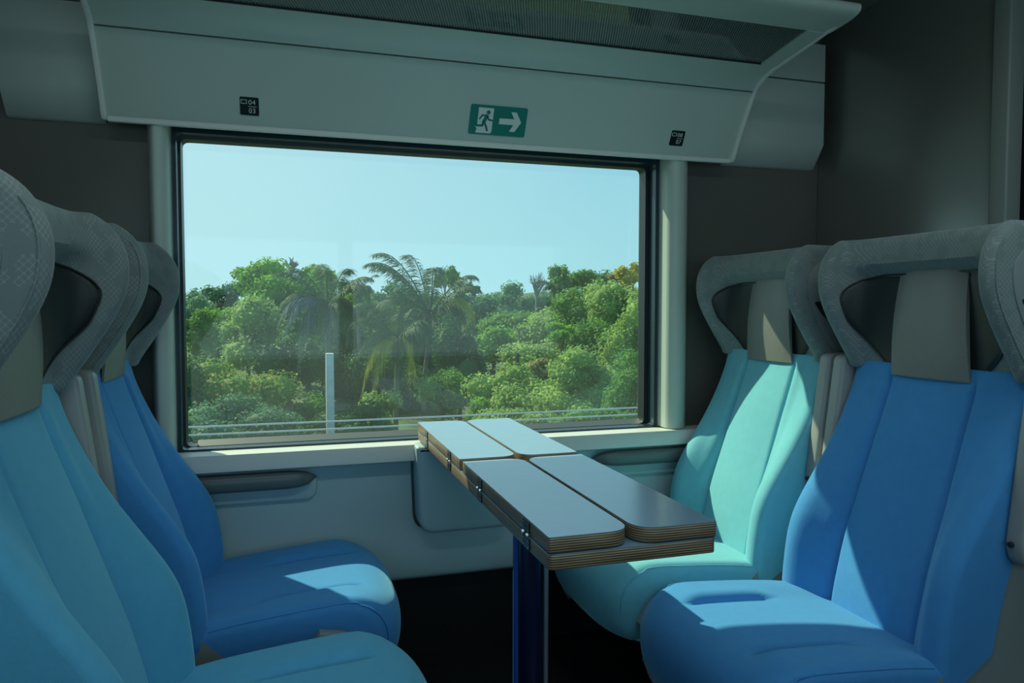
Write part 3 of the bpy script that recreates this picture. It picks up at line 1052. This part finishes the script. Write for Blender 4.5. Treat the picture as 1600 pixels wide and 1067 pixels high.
make_seat(M['teal'], (XCR, 1.95, 0), PI, 'turquoise winged train seat by the window, facing the blue window seat', (1,), -1)
make_seat(M['blue'], (XCR, 1.35, 0), PI, 'blue winged train seat on the aisle, right side of the table')
make_seat(M['blue'], (XCL, 1.95, 0), 0, 'blue winged train seat by the window, left side of the table', (-1,), 1)
make_seat(M['turq'], (XCL - .004, 1.31, 0), 0, 'light blue winged train seat on the aisle, nearest at lower left', (1,))

# ------------------------------------------------------------------ outside
rng = np.random.default_rng(7)
GD0 = -4.6
def ground_z(x, y):
    return GD0 + max(0, y - 34) * .040 + max(0, x - 12) * .05 * (1 if y > 20 else max(0, (y - 8) / 12))
V = []; Fc = []
xs = np.linspace(-120, 200, 65); ys = np.linspace(6, 230, 46)
for y in ys:
    for x in xs:
        V.append((x, y, ground_z(x, y) + .25 * math.sin(x * .7 + y * .31) * math.sin(y * .53)))
nx = len(xs)
for j in range(len(ys) - 1):
    for i in range(nx - 1):
        a = j * nx + i
        Fc.append((a, a + 1, a + nx + 1, a + nx))
M['ground'] = plain('scrub_ground', (.05, .09, .03), .95, noise=.45, nscale=.35)
g = mesh('hillside', V, Fc, M['ground']); struct(g)
M['path'] = plain('dirt_path', (.30, .24, .17), .95, noise=.2, nscale=.8)
p0 = px(600, 652, 44); 
V = []; Fc = []
for i in range(25):
    x = -10 + i * 1.8
    y = 40 + .15 * x + .6 * math.sin(x * .3)
    V += [(x, y - 1.1, ground_z(x, y - 1.1) + .32), (x, y + 1.1, ground_z(x, y + 1.1) + .36)]
for i in range(24): Fc.append((2 * i, 2 * i + 1, 2 * i + 3, 2 * i + 2))
V2 = [(v[0], v[1], v[2] - .3) for v in V]
n0 = len(V)
V += V2
for i in range(24): Fc.append((2 * i, 2 * i + 2, n0 + 2 * i + 2, n0 + 2 * i))
struct(mesh('path', V, Fc, M['path']))

def quads_mesh(name, P, mat, parent, extra=None):
    """P: (n,4,3) array of leaf corners"""
    n = len(P)
    V = P.reshape(-1, 3)
    nv = len(V)
    me = bpy.data.meshes.new(name)
    ex_v, ex_f = extra if extra else ([], [])
    allV = np.concatenate([V, np.array([tuple(v) for v in ex_v], dtype=float).reshape(-1, 3)]) if len(ex_v) else V
    loops = list(range(nv)); 
    li = np.concatenate([np.arange(nv), np.array([i + nv for f in ex_f for i in f], dtype=np.int64)]) if len(ex_f) else np.arange(nv)
    tot = [4] * n + [len(f) for f in ex_f]
    start = np.concatenate([[0], np.cumsum(tot)[:-1]])
    me.vertices.add(len(allV)); me.vertices.foreach_set('co', allV.astype(np.float32).ravel())
    me.loops.add(len(li)); me.loops.foreach_set('vertex_index', li.astype(np.int32))
    me.polygons.add(len(tot)); me.polygons.foreach_set('loop_start', start.astype(np.int32))
    try: me.polygons.foreach_set('loop_total', np.array(tot, dtype=np.int32))
    except Exception: pass
    me.update(calc_edges=True); me.validate()
    me.materials.append(mat)
    o = bpy.data.objects.new(name, me)
    C.objects.link(o)
    o.parent = parent
    return o

def leaves(centres, radii, n, size, outward=.6, flat=.62):
    """n leaves scattered over lumpy blobs; returns (n,4,3)"""
    K = len(centres)
    vol = radii.prod(axis=1) ** (2 / 3)
    idx = rng.choice(K, n, p=vol / vol.sum())
    d = rng.normal(size=(n, 3)); d /= np.linalg.norm(d, axis=1)[:, None]
    rad = rng.uniform(.55, 1.08, n) ** .6
    pos = centres[idx] + d * radii[idx] * rad[:, None]
    nrm = d * outward + rng.normal(size=(n, 3)) * .55 + np.array([0, 0, .35])
    nrm /= np.linalg.norm(nrm, axis=1)[:, None]
    ref = rng.normal(size=(n, 3))
    a = np.cross(nrm, ref); a /= np.linalg.norm(a, axis=1)[:, None]
    b = np.cross(nrm, a)
    s = size * rng.uniform(.6, 1.35, n)[:, None]
    a = a * s * .5; b = b * s * .5 * flat
    return np.stack([pos - a, pos - b * 1.0, pos + a, pos + b * 1.0], axis=1)

def core_geo(centres, radii, k=.62):
    """dark inner branches mass: low spheres inside every blob"""
    parts = []
    for c, r in zip(centres, radii):
        V = []; Fc = []
        nu, nv = 8, 5
        for j in range(1, nv):
            th = PI * j / nv
            for i in range(nu):
                ph = 2 * PI * i / nu
                V.append((c[0] + r[0] * k * math.sin(th) * math.cos(ph), c[1] + r[1] * k * math.sin(th) * math.sin(ph), c[2] + r[2] * k * math.cos(th)))
        V.append((c[0], c[1], c[2] + r[2] * k)); V.append((c[0], c[1], c[2] - r[2] * k))
        for j in range(nv - 2):
            for i in range(nu):
                l = (i + 1) % nu
                Fc.append((j * nu + i, j * nu + l, (j + 1) * nu + l, (j + 1) * nu + i))
        T = len(V) - 2
        for i in range(nu):
            l = (i + 1) % nu
            Fc.append((T, l, i)); Fc.append((T + 1, (nv - 2) * nu + i, (nv - 2) * nu + l))
        parts.append((V, Fc))
    return merge_geo(parts)

def tree(u, v, hw, hh, dist, mat, label, name='broadleaf_tree', blobs=14, dens=1.0, group=None, lumps=.42, cat='tree', trunk=True, leafpx=5.6):
    """crown centred at photo pixel (u,v), half size hw x hh px, at forward distance dist"""
    hw, v, hh = hw * 1.15, v + hh * .18, hh * 1.25
    c = px(u, v, dist)
    k = dist / F
    rx, rz = hw * k, hh * k
    ry = min(rx, rz) * .9 + .3 * rx
    gz = ground_z(c.x, c.y)
    root = empty(name, (c.x, c.y, gz))
    tag(root, label, cat, group)
    cen = []; rad = []
    for i in range(blobs):
        d = rng.normal(size=3); d /= np.linalg.norm(d)
        q = rng.uniform(.35, .78)
        cen.append((d[0] * rx * q, d[1] * ry * q, c.z - gz + d[2] * rz * q))
        s = rng.uniform(.75, 1.25) * lumps
        rad.append((rx * s, ry * s, rz * s * rng.uniform(.75, 1.1)))
    cen = np.array(cen); rad = np.array(rad)
    size = leafpx * k
    n = int(min(14000, dens * (hw * hh * PI) / 9.0 * 3.6))
    P = leaves(cen, rad, n, size)
    crown = quads_mesh('crown', P, L[mat], root, core_geo(cen, rad, .70))
    # trunk and limbs
    if trunk:
        parts = []
        zc = c.z - gz
        tr = max(.06, rx * .07)
        top = zc - rz * .2
        if top > .3:
            parts.append(tube_geo([(0, 0, -.1), (.1 * rx * .3, 0, top * .5), (0, 0, top)], [tr, tr * .8, tr * .5], 8))
        for i in range(min(5, blobs)):
            e_ = cen[i]
            s0 = Vector((0, 0, max(.2, top * .75)))
            parts.append(tube_geo([s0, (s0 + Vector(e_)) * .5 + Vector((0, 0, .1 * rz)), Vector(e_)], [tr * .5, tr * .35, tr * .15], 6))
        V, Fc = merge_geo(parts)
        mesh('trunk', V, Fc, M['bark'], root)
    return root

def frond_leaves(p0, dir_h, length, droop, rise, w, nleaf, wind, leaf_len):
    """one pinnate palm frond; returns spine points and leaf quads"""
    spine = []
    for i in range(17):
        t = i / 16
        x = length * (t - .12 * t * t * droop)
        z = rise * length * math.sin(t * PI * .55) - droop * length * t ** 2.2
        p = Vector(p0) + Vector(dir_h) * x * (1 - .25 * droop * t) + Vector((0, 0, z)) + Vector(wind) * (t ** 1.7) * length
        spine.append(p)
    Q = []
    for i in range(nleaf):
        t = .12 + .88 * i / (nleaf - 1)
        f = t * 16; a = int(min(15, f)); fr = f - a
        p = spine[a].lerp(spine[a + 1], fr)
        d = (spine[a + 1] - spine[a]).normalized()
        side = d.cross(Vector((0, 0, 1)))
        if side.length < .05: side = Vector((1, 0, 0))
        side.normalize()
        ll = leaf_len * (.35 + .65 * math.sin(PI * min(1, t * .92 + .08))) * rng.uniform(.8, 1.15)
        for s in (-1, 1):
            jit = Vector(rng.uniform(-.22, .22, 3).tolist())
            tip = p + (side * s * .62 + d * .5 + Vector((0, 0, -.45 - .5 * droop)) + Vector(wind) * .9 + jit) * ll * rng.uniform(.75, 1.1)
            mid = p.lerp(tip, .5) + Vector((0, 0, .10 * ll))
            wv = d * w
            Q.append([p - wv * .4, mid - wv, tip, mid + wv])
    return spine, np.array([[tuple(q) for q in qq] for qq in Q])

def palm(u, v, r_px, dist, label, trunk_r=.14, nf=16, mats=('palm',), wind=(-.25, 0, .0), seed=1, base_px=None, up=.55, fr_list=None, dens=46):
    global rng
    rng = np.random.default_rng(seed)
    c = px(u, v, dist)
    gz = ground_z(c.x, c.y)
    R = r_px * dist / F
    root = empty('palm_tree', (c.x, c.y, gz))
    tag(root, label, 'palm tree', 'tall palms beyond the window')
    H = c.z - gz
    lean = .0
    if base_px is not None:
        bp = px(base_px, 650, dist); lean = bp.x - c.x
    pts = [(lean, 0, -.1), (lean * .75, 0, H * .35), (lean * .3, 0, H * .7), (0, 0, H)]
    pts = [tuple(p) for p in smooth_curve(pts, 5)]
    tube('trunk', pts, [trunk_r * (1.15 - .35 * i / len(pts)) for i in range(len(pts))], M['palmbark'], root, 10)
    lst = fr_list
    if lst is None:
        lst = []
        for i in range(nf):
            az = 2 * PI * i / nf * 2.4 + rng.uniform(-.3, .3)
            lvl = i / nf
            lst.append((az, rng.uniform(.85, 1.1), .15 + 1.0 * lvl + rng.uniform(-.1, .1), up * (1 - lvl * .75), mats[0] if lvl < .8 else mats[-1]))
    for az, ln, droop, rise, mt in lst:
        sp, Q = frond_leaves((0, 0, H), (math.cos(az), math.sin(az), 0), R * ln, droop, rise, R * .0070, int(dens * 2.4), wind, R * .30)
        sv, sf = tube_geo(sp, [R * .014 * (1 - .8 * i / 16) for i in range(17)], 5)
        quads_mesh('frond', Q, L[mt], root, (sv, sf))
    return root

GR = 'trees on the slope beyond the window'
# far ridge
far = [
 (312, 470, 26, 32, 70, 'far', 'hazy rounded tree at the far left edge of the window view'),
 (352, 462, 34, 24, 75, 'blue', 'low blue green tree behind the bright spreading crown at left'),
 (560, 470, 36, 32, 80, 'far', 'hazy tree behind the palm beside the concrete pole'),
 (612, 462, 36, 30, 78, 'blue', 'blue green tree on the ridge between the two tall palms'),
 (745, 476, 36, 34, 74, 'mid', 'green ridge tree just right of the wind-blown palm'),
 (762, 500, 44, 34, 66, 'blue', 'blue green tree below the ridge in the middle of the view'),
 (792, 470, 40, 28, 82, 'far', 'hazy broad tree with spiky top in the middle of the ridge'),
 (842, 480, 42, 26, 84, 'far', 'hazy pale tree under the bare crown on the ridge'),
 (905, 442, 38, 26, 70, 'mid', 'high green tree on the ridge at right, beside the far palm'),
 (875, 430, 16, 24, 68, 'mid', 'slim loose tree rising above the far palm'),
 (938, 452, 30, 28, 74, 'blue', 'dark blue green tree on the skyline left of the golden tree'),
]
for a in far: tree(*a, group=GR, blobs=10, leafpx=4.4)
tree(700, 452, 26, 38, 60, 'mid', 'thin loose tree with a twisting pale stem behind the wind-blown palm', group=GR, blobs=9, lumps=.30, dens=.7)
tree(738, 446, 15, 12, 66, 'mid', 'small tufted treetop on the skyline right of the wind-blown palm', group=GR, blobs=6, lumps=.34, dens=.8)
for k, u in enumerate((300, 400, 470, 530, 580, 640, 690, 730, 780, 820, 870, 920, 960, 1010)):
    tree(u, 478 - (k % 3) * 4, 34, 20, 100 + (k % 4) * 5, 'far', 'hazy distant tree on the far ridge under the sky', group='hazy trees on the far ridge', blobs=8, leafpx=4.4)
tree(600, 500, 40, 40, 52, 'mid', 'green tree glimpsed between the grey-fronded and yellow-fronded palms', group=GR, blobs=12)
tree(400, 440, 44, 26, 58, 'bright', 'bright green treetop at the left end of the spreading crown', group=GR, blobs=12, lumps=.32)
tree(500, 430, 30, 24, 56, 'bright', 'bright green treetop just left of the grey-fronded palm crown', group=GR, blobs=12, lumps=.34)
# middle slope
midl = [
 (440, 452, 78, 44, 50, 'bright', 'broad bright green spreading tree at upper left', dict(blobs=22, lumps=.30)),
 (480, 500, 60, 50, 47, 'mid', 'mid green tree below the bright spreading crown', dict(blobs=14)),
 (335, 500, 34, 34, 44, 'bright', 'rounded bright green tree at the left of the view', dict(blobs=10)),
 (385, 508, 52, 46, 40, 'olive', 'olive green rounded tree left of the concrete pole', dict(blobs=16)),
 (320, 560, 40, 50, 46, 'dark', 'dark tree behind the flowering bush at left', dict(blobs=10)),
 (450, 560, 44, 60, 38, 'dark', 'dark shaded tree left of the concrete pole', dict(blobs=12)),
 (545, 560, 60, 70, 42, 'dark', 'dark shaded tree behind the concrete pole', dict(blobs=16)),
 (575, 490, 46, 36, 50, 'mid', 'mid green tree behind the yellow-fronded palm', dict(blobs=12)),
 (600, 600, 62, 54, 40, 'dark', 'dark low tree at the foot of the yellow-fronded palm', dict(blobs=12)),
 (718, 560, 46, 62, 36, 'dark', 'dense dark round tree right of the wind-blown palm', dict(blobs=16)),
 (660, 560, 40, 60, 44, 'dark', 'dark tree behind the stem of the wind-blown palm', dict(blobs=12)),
 (800, 512, 60, 34, 56, 'mid', 'mid green tree on the middle slope', dict(blobs=14)),
 (770, 540, 50, 26, 50, 'bright', 'low bright green bush on the middle slope', dict(blobs=12)),
 (850, 520, 50, 44, 52, 'olive', 'pale green feathery tree on the middle slope', dict(blobs=12)),
 (835, 560, 60, 34, 44, 'olive', 'olive bush behind the thin dark post', dict(blobs=12)),
 (905, 490, 44, 46, 44, 'mid', 'leafy mid green tree climbing the right slope', dict(blobs=14)),
 (960, 470, 50, 52, 40, 'olive', 'olive green tree high on the right slope', dict(blobs=18)),
 (935, 530, 54, 46, 36, 'mid', 'leafy tree in the middle of the right slope', dict(blobs=16)),
 (988, 425, 24, 20, 44, 'gold', 'golden yellow tree at the top right corner of the view', dict(blobs=8)),
 (965, 430, 20, 12, 48, 'dry', 'dry brown bush on the skyline beside the golden tree', dict(blobs=6)),
 (1000, 540, 44, 70, 32, 'olive', 'tall olive green tree at the right edge of the window', dict(blobs=16)),
 (880, 516, 26, 16, 34, 'bright', 'small bright green bush on the right slope', dict(blobs=7)),
]
for u, v, hw, hh, d, mt, lb, kw in midl: tree(u, v, hw, hh, d, mt, lb, group=GR, **kw)
near = [
 (360, 610, 92, 66, 26, 'yellow', 'large flowering bush with yellow orange tips at lower left', dict(blobs=24, lumps=.34)),
 (370, 670, 110, 50, 22, 'blue', 'hazy blue green bush along the bottom left of the window', dict(blobs=22, lumps=.34)),
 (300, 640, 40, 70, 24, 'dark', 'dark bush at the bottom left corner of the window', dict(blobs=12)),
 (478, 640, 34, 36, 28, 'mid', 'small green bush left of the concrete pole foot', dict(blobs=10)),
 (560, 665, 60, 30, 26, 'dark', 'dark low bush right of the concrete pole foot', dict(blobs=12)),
 (598, 630, 36, 32, 30, 'olive', 'small light green bush under the yellow fronds', dict(blobs=10)),
 (690, 610, 40, 36, 31, 'mid', 'green bush under the dense dark round tree', dict(blobs=10)),
 (800, 610, 70, 46, 27, 'olive', 'sunlit pale green bush in front of the thin dark post', dict(blobs=20, lumps=.32)),
 (900, 600, 76, 56, 24, 'olive', 'large pale leafy bush at lower right of the view', dict(blobs=24, lumps=.30)),
 (985, 610, 60, 64, 21, 'mid', 'leafy bush at the bottom right corner of the window', dict(blobs=18, lumps=.32)),
 (810, 655, 90, 26, 22, 'olive', 'low leafy bush just above the far end of the table', dict(blobs=16, lumps=.32)),
 (930, 660, 80, 30, 19, 'mid', 'low leafy bush along the bottom right of the window', dict(blobs=16, lumps=.32)),
 (845, 575, 44, 18, 34, 'dry', 'patch of dry brush beside the thin dark post', dict(blobs=8)),
 (745, 640, 24, 22, 26, 'bright', 'small bright bush beside the dirt path', dict(blobs=7)),
]
for u, v, hw, hh, d, mt, lb, kw in near:
    tree(u, v, hw, hh, d, mt, lb, name='leafy_bush', cat='bush', group='bushes near the track', trunk=True, **kw)

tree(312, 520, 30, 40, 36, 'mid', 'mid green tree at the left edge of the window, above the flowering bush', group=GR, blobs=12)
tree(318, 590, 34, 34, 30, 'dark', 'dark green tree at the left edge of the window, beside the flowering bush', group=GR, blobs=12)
# bare trees
def bare_tree(u, v, hw, hh, dist, label, seed):
    r = random.Random(seed)
    c = px(u, v, dist); gz = ground_z(c.x, c.y)
    root = empty('bare_tree', (c.x, c.y, gz)); tag(root, label, 'tree', 'bare trees on the skyline')
    k = dist / F; H = c.z - gz
    parts = [tube_geo([(0, 0, -.1), (0, 0, H)], [.16, .10], 6)]
    for i in range(26):
        a = r.uniform(-1.3, 1.3); l = r.uniform(.5, 1)
        e_ = Vector((math.sin(a) * hw * k * l, r.uniform(-.3, .3) * hw * k, H + math.cos(a) * hh * k * l))
        s_ = Vector((0, 0, H - hh * k * r.uniform(0, .5)))
        m_ = s_.lerp(e_, .5) + Vector((0, 0, .06 * hh * k))
        parts.append(tube_geo([s_, m_, e_], [.06, .04, .015], 5))
        for j in range(4):
            t = r.uniform(.3, .9); b0 = s_.lerp(e_, t)
            parts.append(tube_geo([b0, b0 + Vector((r.uniform(-1, 1) * hw * k * .3, 0, r.uniform(.1, .35) * hh * k))], [.03, .012], 4))
    V, Fc = merge_geo(parts)
    mesh('branches', V, Fc, L['twig'], root)
bare_tree(838, 452, 22, 28, 78, 'leafless grey tree on the skyline between the middle and the far palm', 3)
bare_tree(695, 440, 18, 26, 66, 'thin leafless tree on the skyline behind the wind-blown palm', 5)
bare_tree(455, 418, 14, 16, 56, 'bare twigs sticking out above the bright spreading tree', 8)

# palms
G_, Y_, D_ = 'palm', 'palmyellow', 'palmgrey'
# (azimuth, length, droop, rise, leaves): azimuth 0 = right, pi = left, -pi/2 = towards us
palm(512, 478, 88, 29, 'palm with drooping grey fronds right behind the concrete pole', .10, mats=(G_,), wind=(-.10, 0, 0), seed=11, base_px=512, fr_list=[
 (PI * .5, .85, .1, 1.0, G_), (PI * .80, .8, .15, .95, G_), (PI * .25, .85, .2, .95, G_), (-PI * .5, .8, .2, .9, G_), (PI * 1.05, .85, .1, .75, G_), (-.1, .9, .1, .65, G_), (-.35, .95, .35, .6, G_),
 (PI, 1.0, .75, .45, D_), (PI * 1.12, 1.05, .95, .42, D_), (PI * .92, .95, .55, .5, G_), (PI * 1.2, .95, 1.45, .35, D_), (PI * 1.35, .8, 1.2, .4, G_),
 (.15, .85, .8, .4, G_), (-.2, .75, 1.2, .35, D_), (-PI * .42, .75, 1.4, .3, D_), (PI * .4, .7, 1.0, .3, G_), (-.55, .8, 1.0, .35, G_), (PI * .65, .8, .7, .5, G_)])
palm(622, 528, 80, 31, 'palm with yellowing lower fronds between the pole and the taller palm', .11, wind=(-.14, 0, 0), seed=12, base_px=618, fr_list=[
 (PI * .5, .9, .15, .95, G_), (PI * .8, .9, .2, .9, G_), (PI * .2, .85, .25, .85, G_), (-PI * .5, .8, .3, .8, G_), (PI * 1.0, .9, .35, .65, G_), (0, .85, .3, .6, G_), (-.4, .9, .5, .5, G_),
 (PI * 1.15, .95, .7, .4, G_), (PI * .9, .9, .8, .4, G_), (.1, .8, .9, .35, G_), (PI * 1.0, 1.0, 1.3, .2, Y_), (PI * 1.15, .85, 1.5, .15, Y_), (-.3, .7, 1.4, .2, Y_), (PI * .4, .8, 1.1, .2, G_), (-PI * .45, .7, 1.3, .2, G_)])
palm(672, 492, 98, 39, 'tall wind-blown palm in the middle of the view', .12, wind=(-.12, 0, 0), seed=13, base_px=662, fr_list=[
 (PI * .55, .95, .05, 1.1, G_), (PI * .75, 1.0, .05, 1.05, G_), (PI * .9, .95, .1, .95, G_), (PI * .35, .9, .15, 1.0, G_), (-PI * .5, .8, .15, 1.0, G_), (PI * 1.1, .9, .1, .9, G_), (.1, .95, .1, .75, G_), (-.3, 1.0, .2, .6, G_),
 (PI * 1.0, 1.0, .45, .5, G_), (PI * 1.2, .9, .7, .45, G_), (.05, 1.0, .7, .45, G_), (-.5, .95, .9, .4, G_), (.3, .95, .95, .35, G_), (PI * .85, .9, 1.0, .3, G_), (PI * 1.3, .8, 1.2, .3, G_), (-.25, .85, 1.2, .25, G_), (-PI * .5, .7, 1.2, .25, G_), (PI * .5, .8, 1.0, .3, G_), (-.1, 1.05, .55, .5, Y_)])
palm(866, 450, 34, 60, 'small distant palm on the slope at right', .14, nf=16, wind=(0, 0, 0), seed=14, dens=26)
palm(560, 455, 46, 40, 'leaning palm crown on the skyline between the pole and the middle palms', .10, nf=12, wind=(-.3, 0, .1), seed=15, dens=34)
palm(811, 515, 20, 46, 'tiny palm above the thin dark post', .07, nf=10, wind=(0, 0, 0), seed=16, dens=20)

# concrete pole, thin post, cables
c = px(515, 552, 24); gz = ground_z(c.x, c.y)
H = c.z - gz
o = prism('concrete_pole', [(-.135, -.1), (.135, -.1), (.125, H), (-.125, H)], 'y', -.13, .13, M['concrete'], bevel=.02)
o.location = (c.x, c.y, gz)
tag(o, 'pale square concrete pole standing in front of the grey-fronded palm', 'pole')
c = px(809, 552, 33); gz = ground_z(c.x, c.y); H = c.z - gz
V, Fc = tube_geo([(0, 0, -.1), (0, 0, H)], [.10, .08], 8)
o = mesh('wooden_post', V, Fc, M['darkpole']); o.location = (c.x, c.y, gz)
tag(o, 'thin dark wooden post among the bushes right of the middle', 'post')
for v, lb in ((668, 'upper of the two pale cables running along the track'), (680.5, 'lower of the two pale cables running along the track')):
    c = px(303, v, 9.0)
    pts = []
    for i in range(41):
        x = -30 + i * 1.6
        pts.append((x, c.y, c.z + .0006 * (x - 2) ** 2))
    o = tube('cable', pts, .012, M['cable'], None, 6)
    tag(o, lb, 'cable', 'cables along the track')
# posts that carry the cables, beyond both sides of the window
for x in (-29.5, 33.5):
    c = px(303, 668, 9.0)
    o = box('cable_post', (x - .08, c.y + .02, GD0), (x + .08, c.y + .2, c.z + .9), M['concrete'], bevel=.01)
    tag(o, 'concrete post carrying the cables beyond the %s of the window' % ('left' if x < 0 else 'right'), 'post')
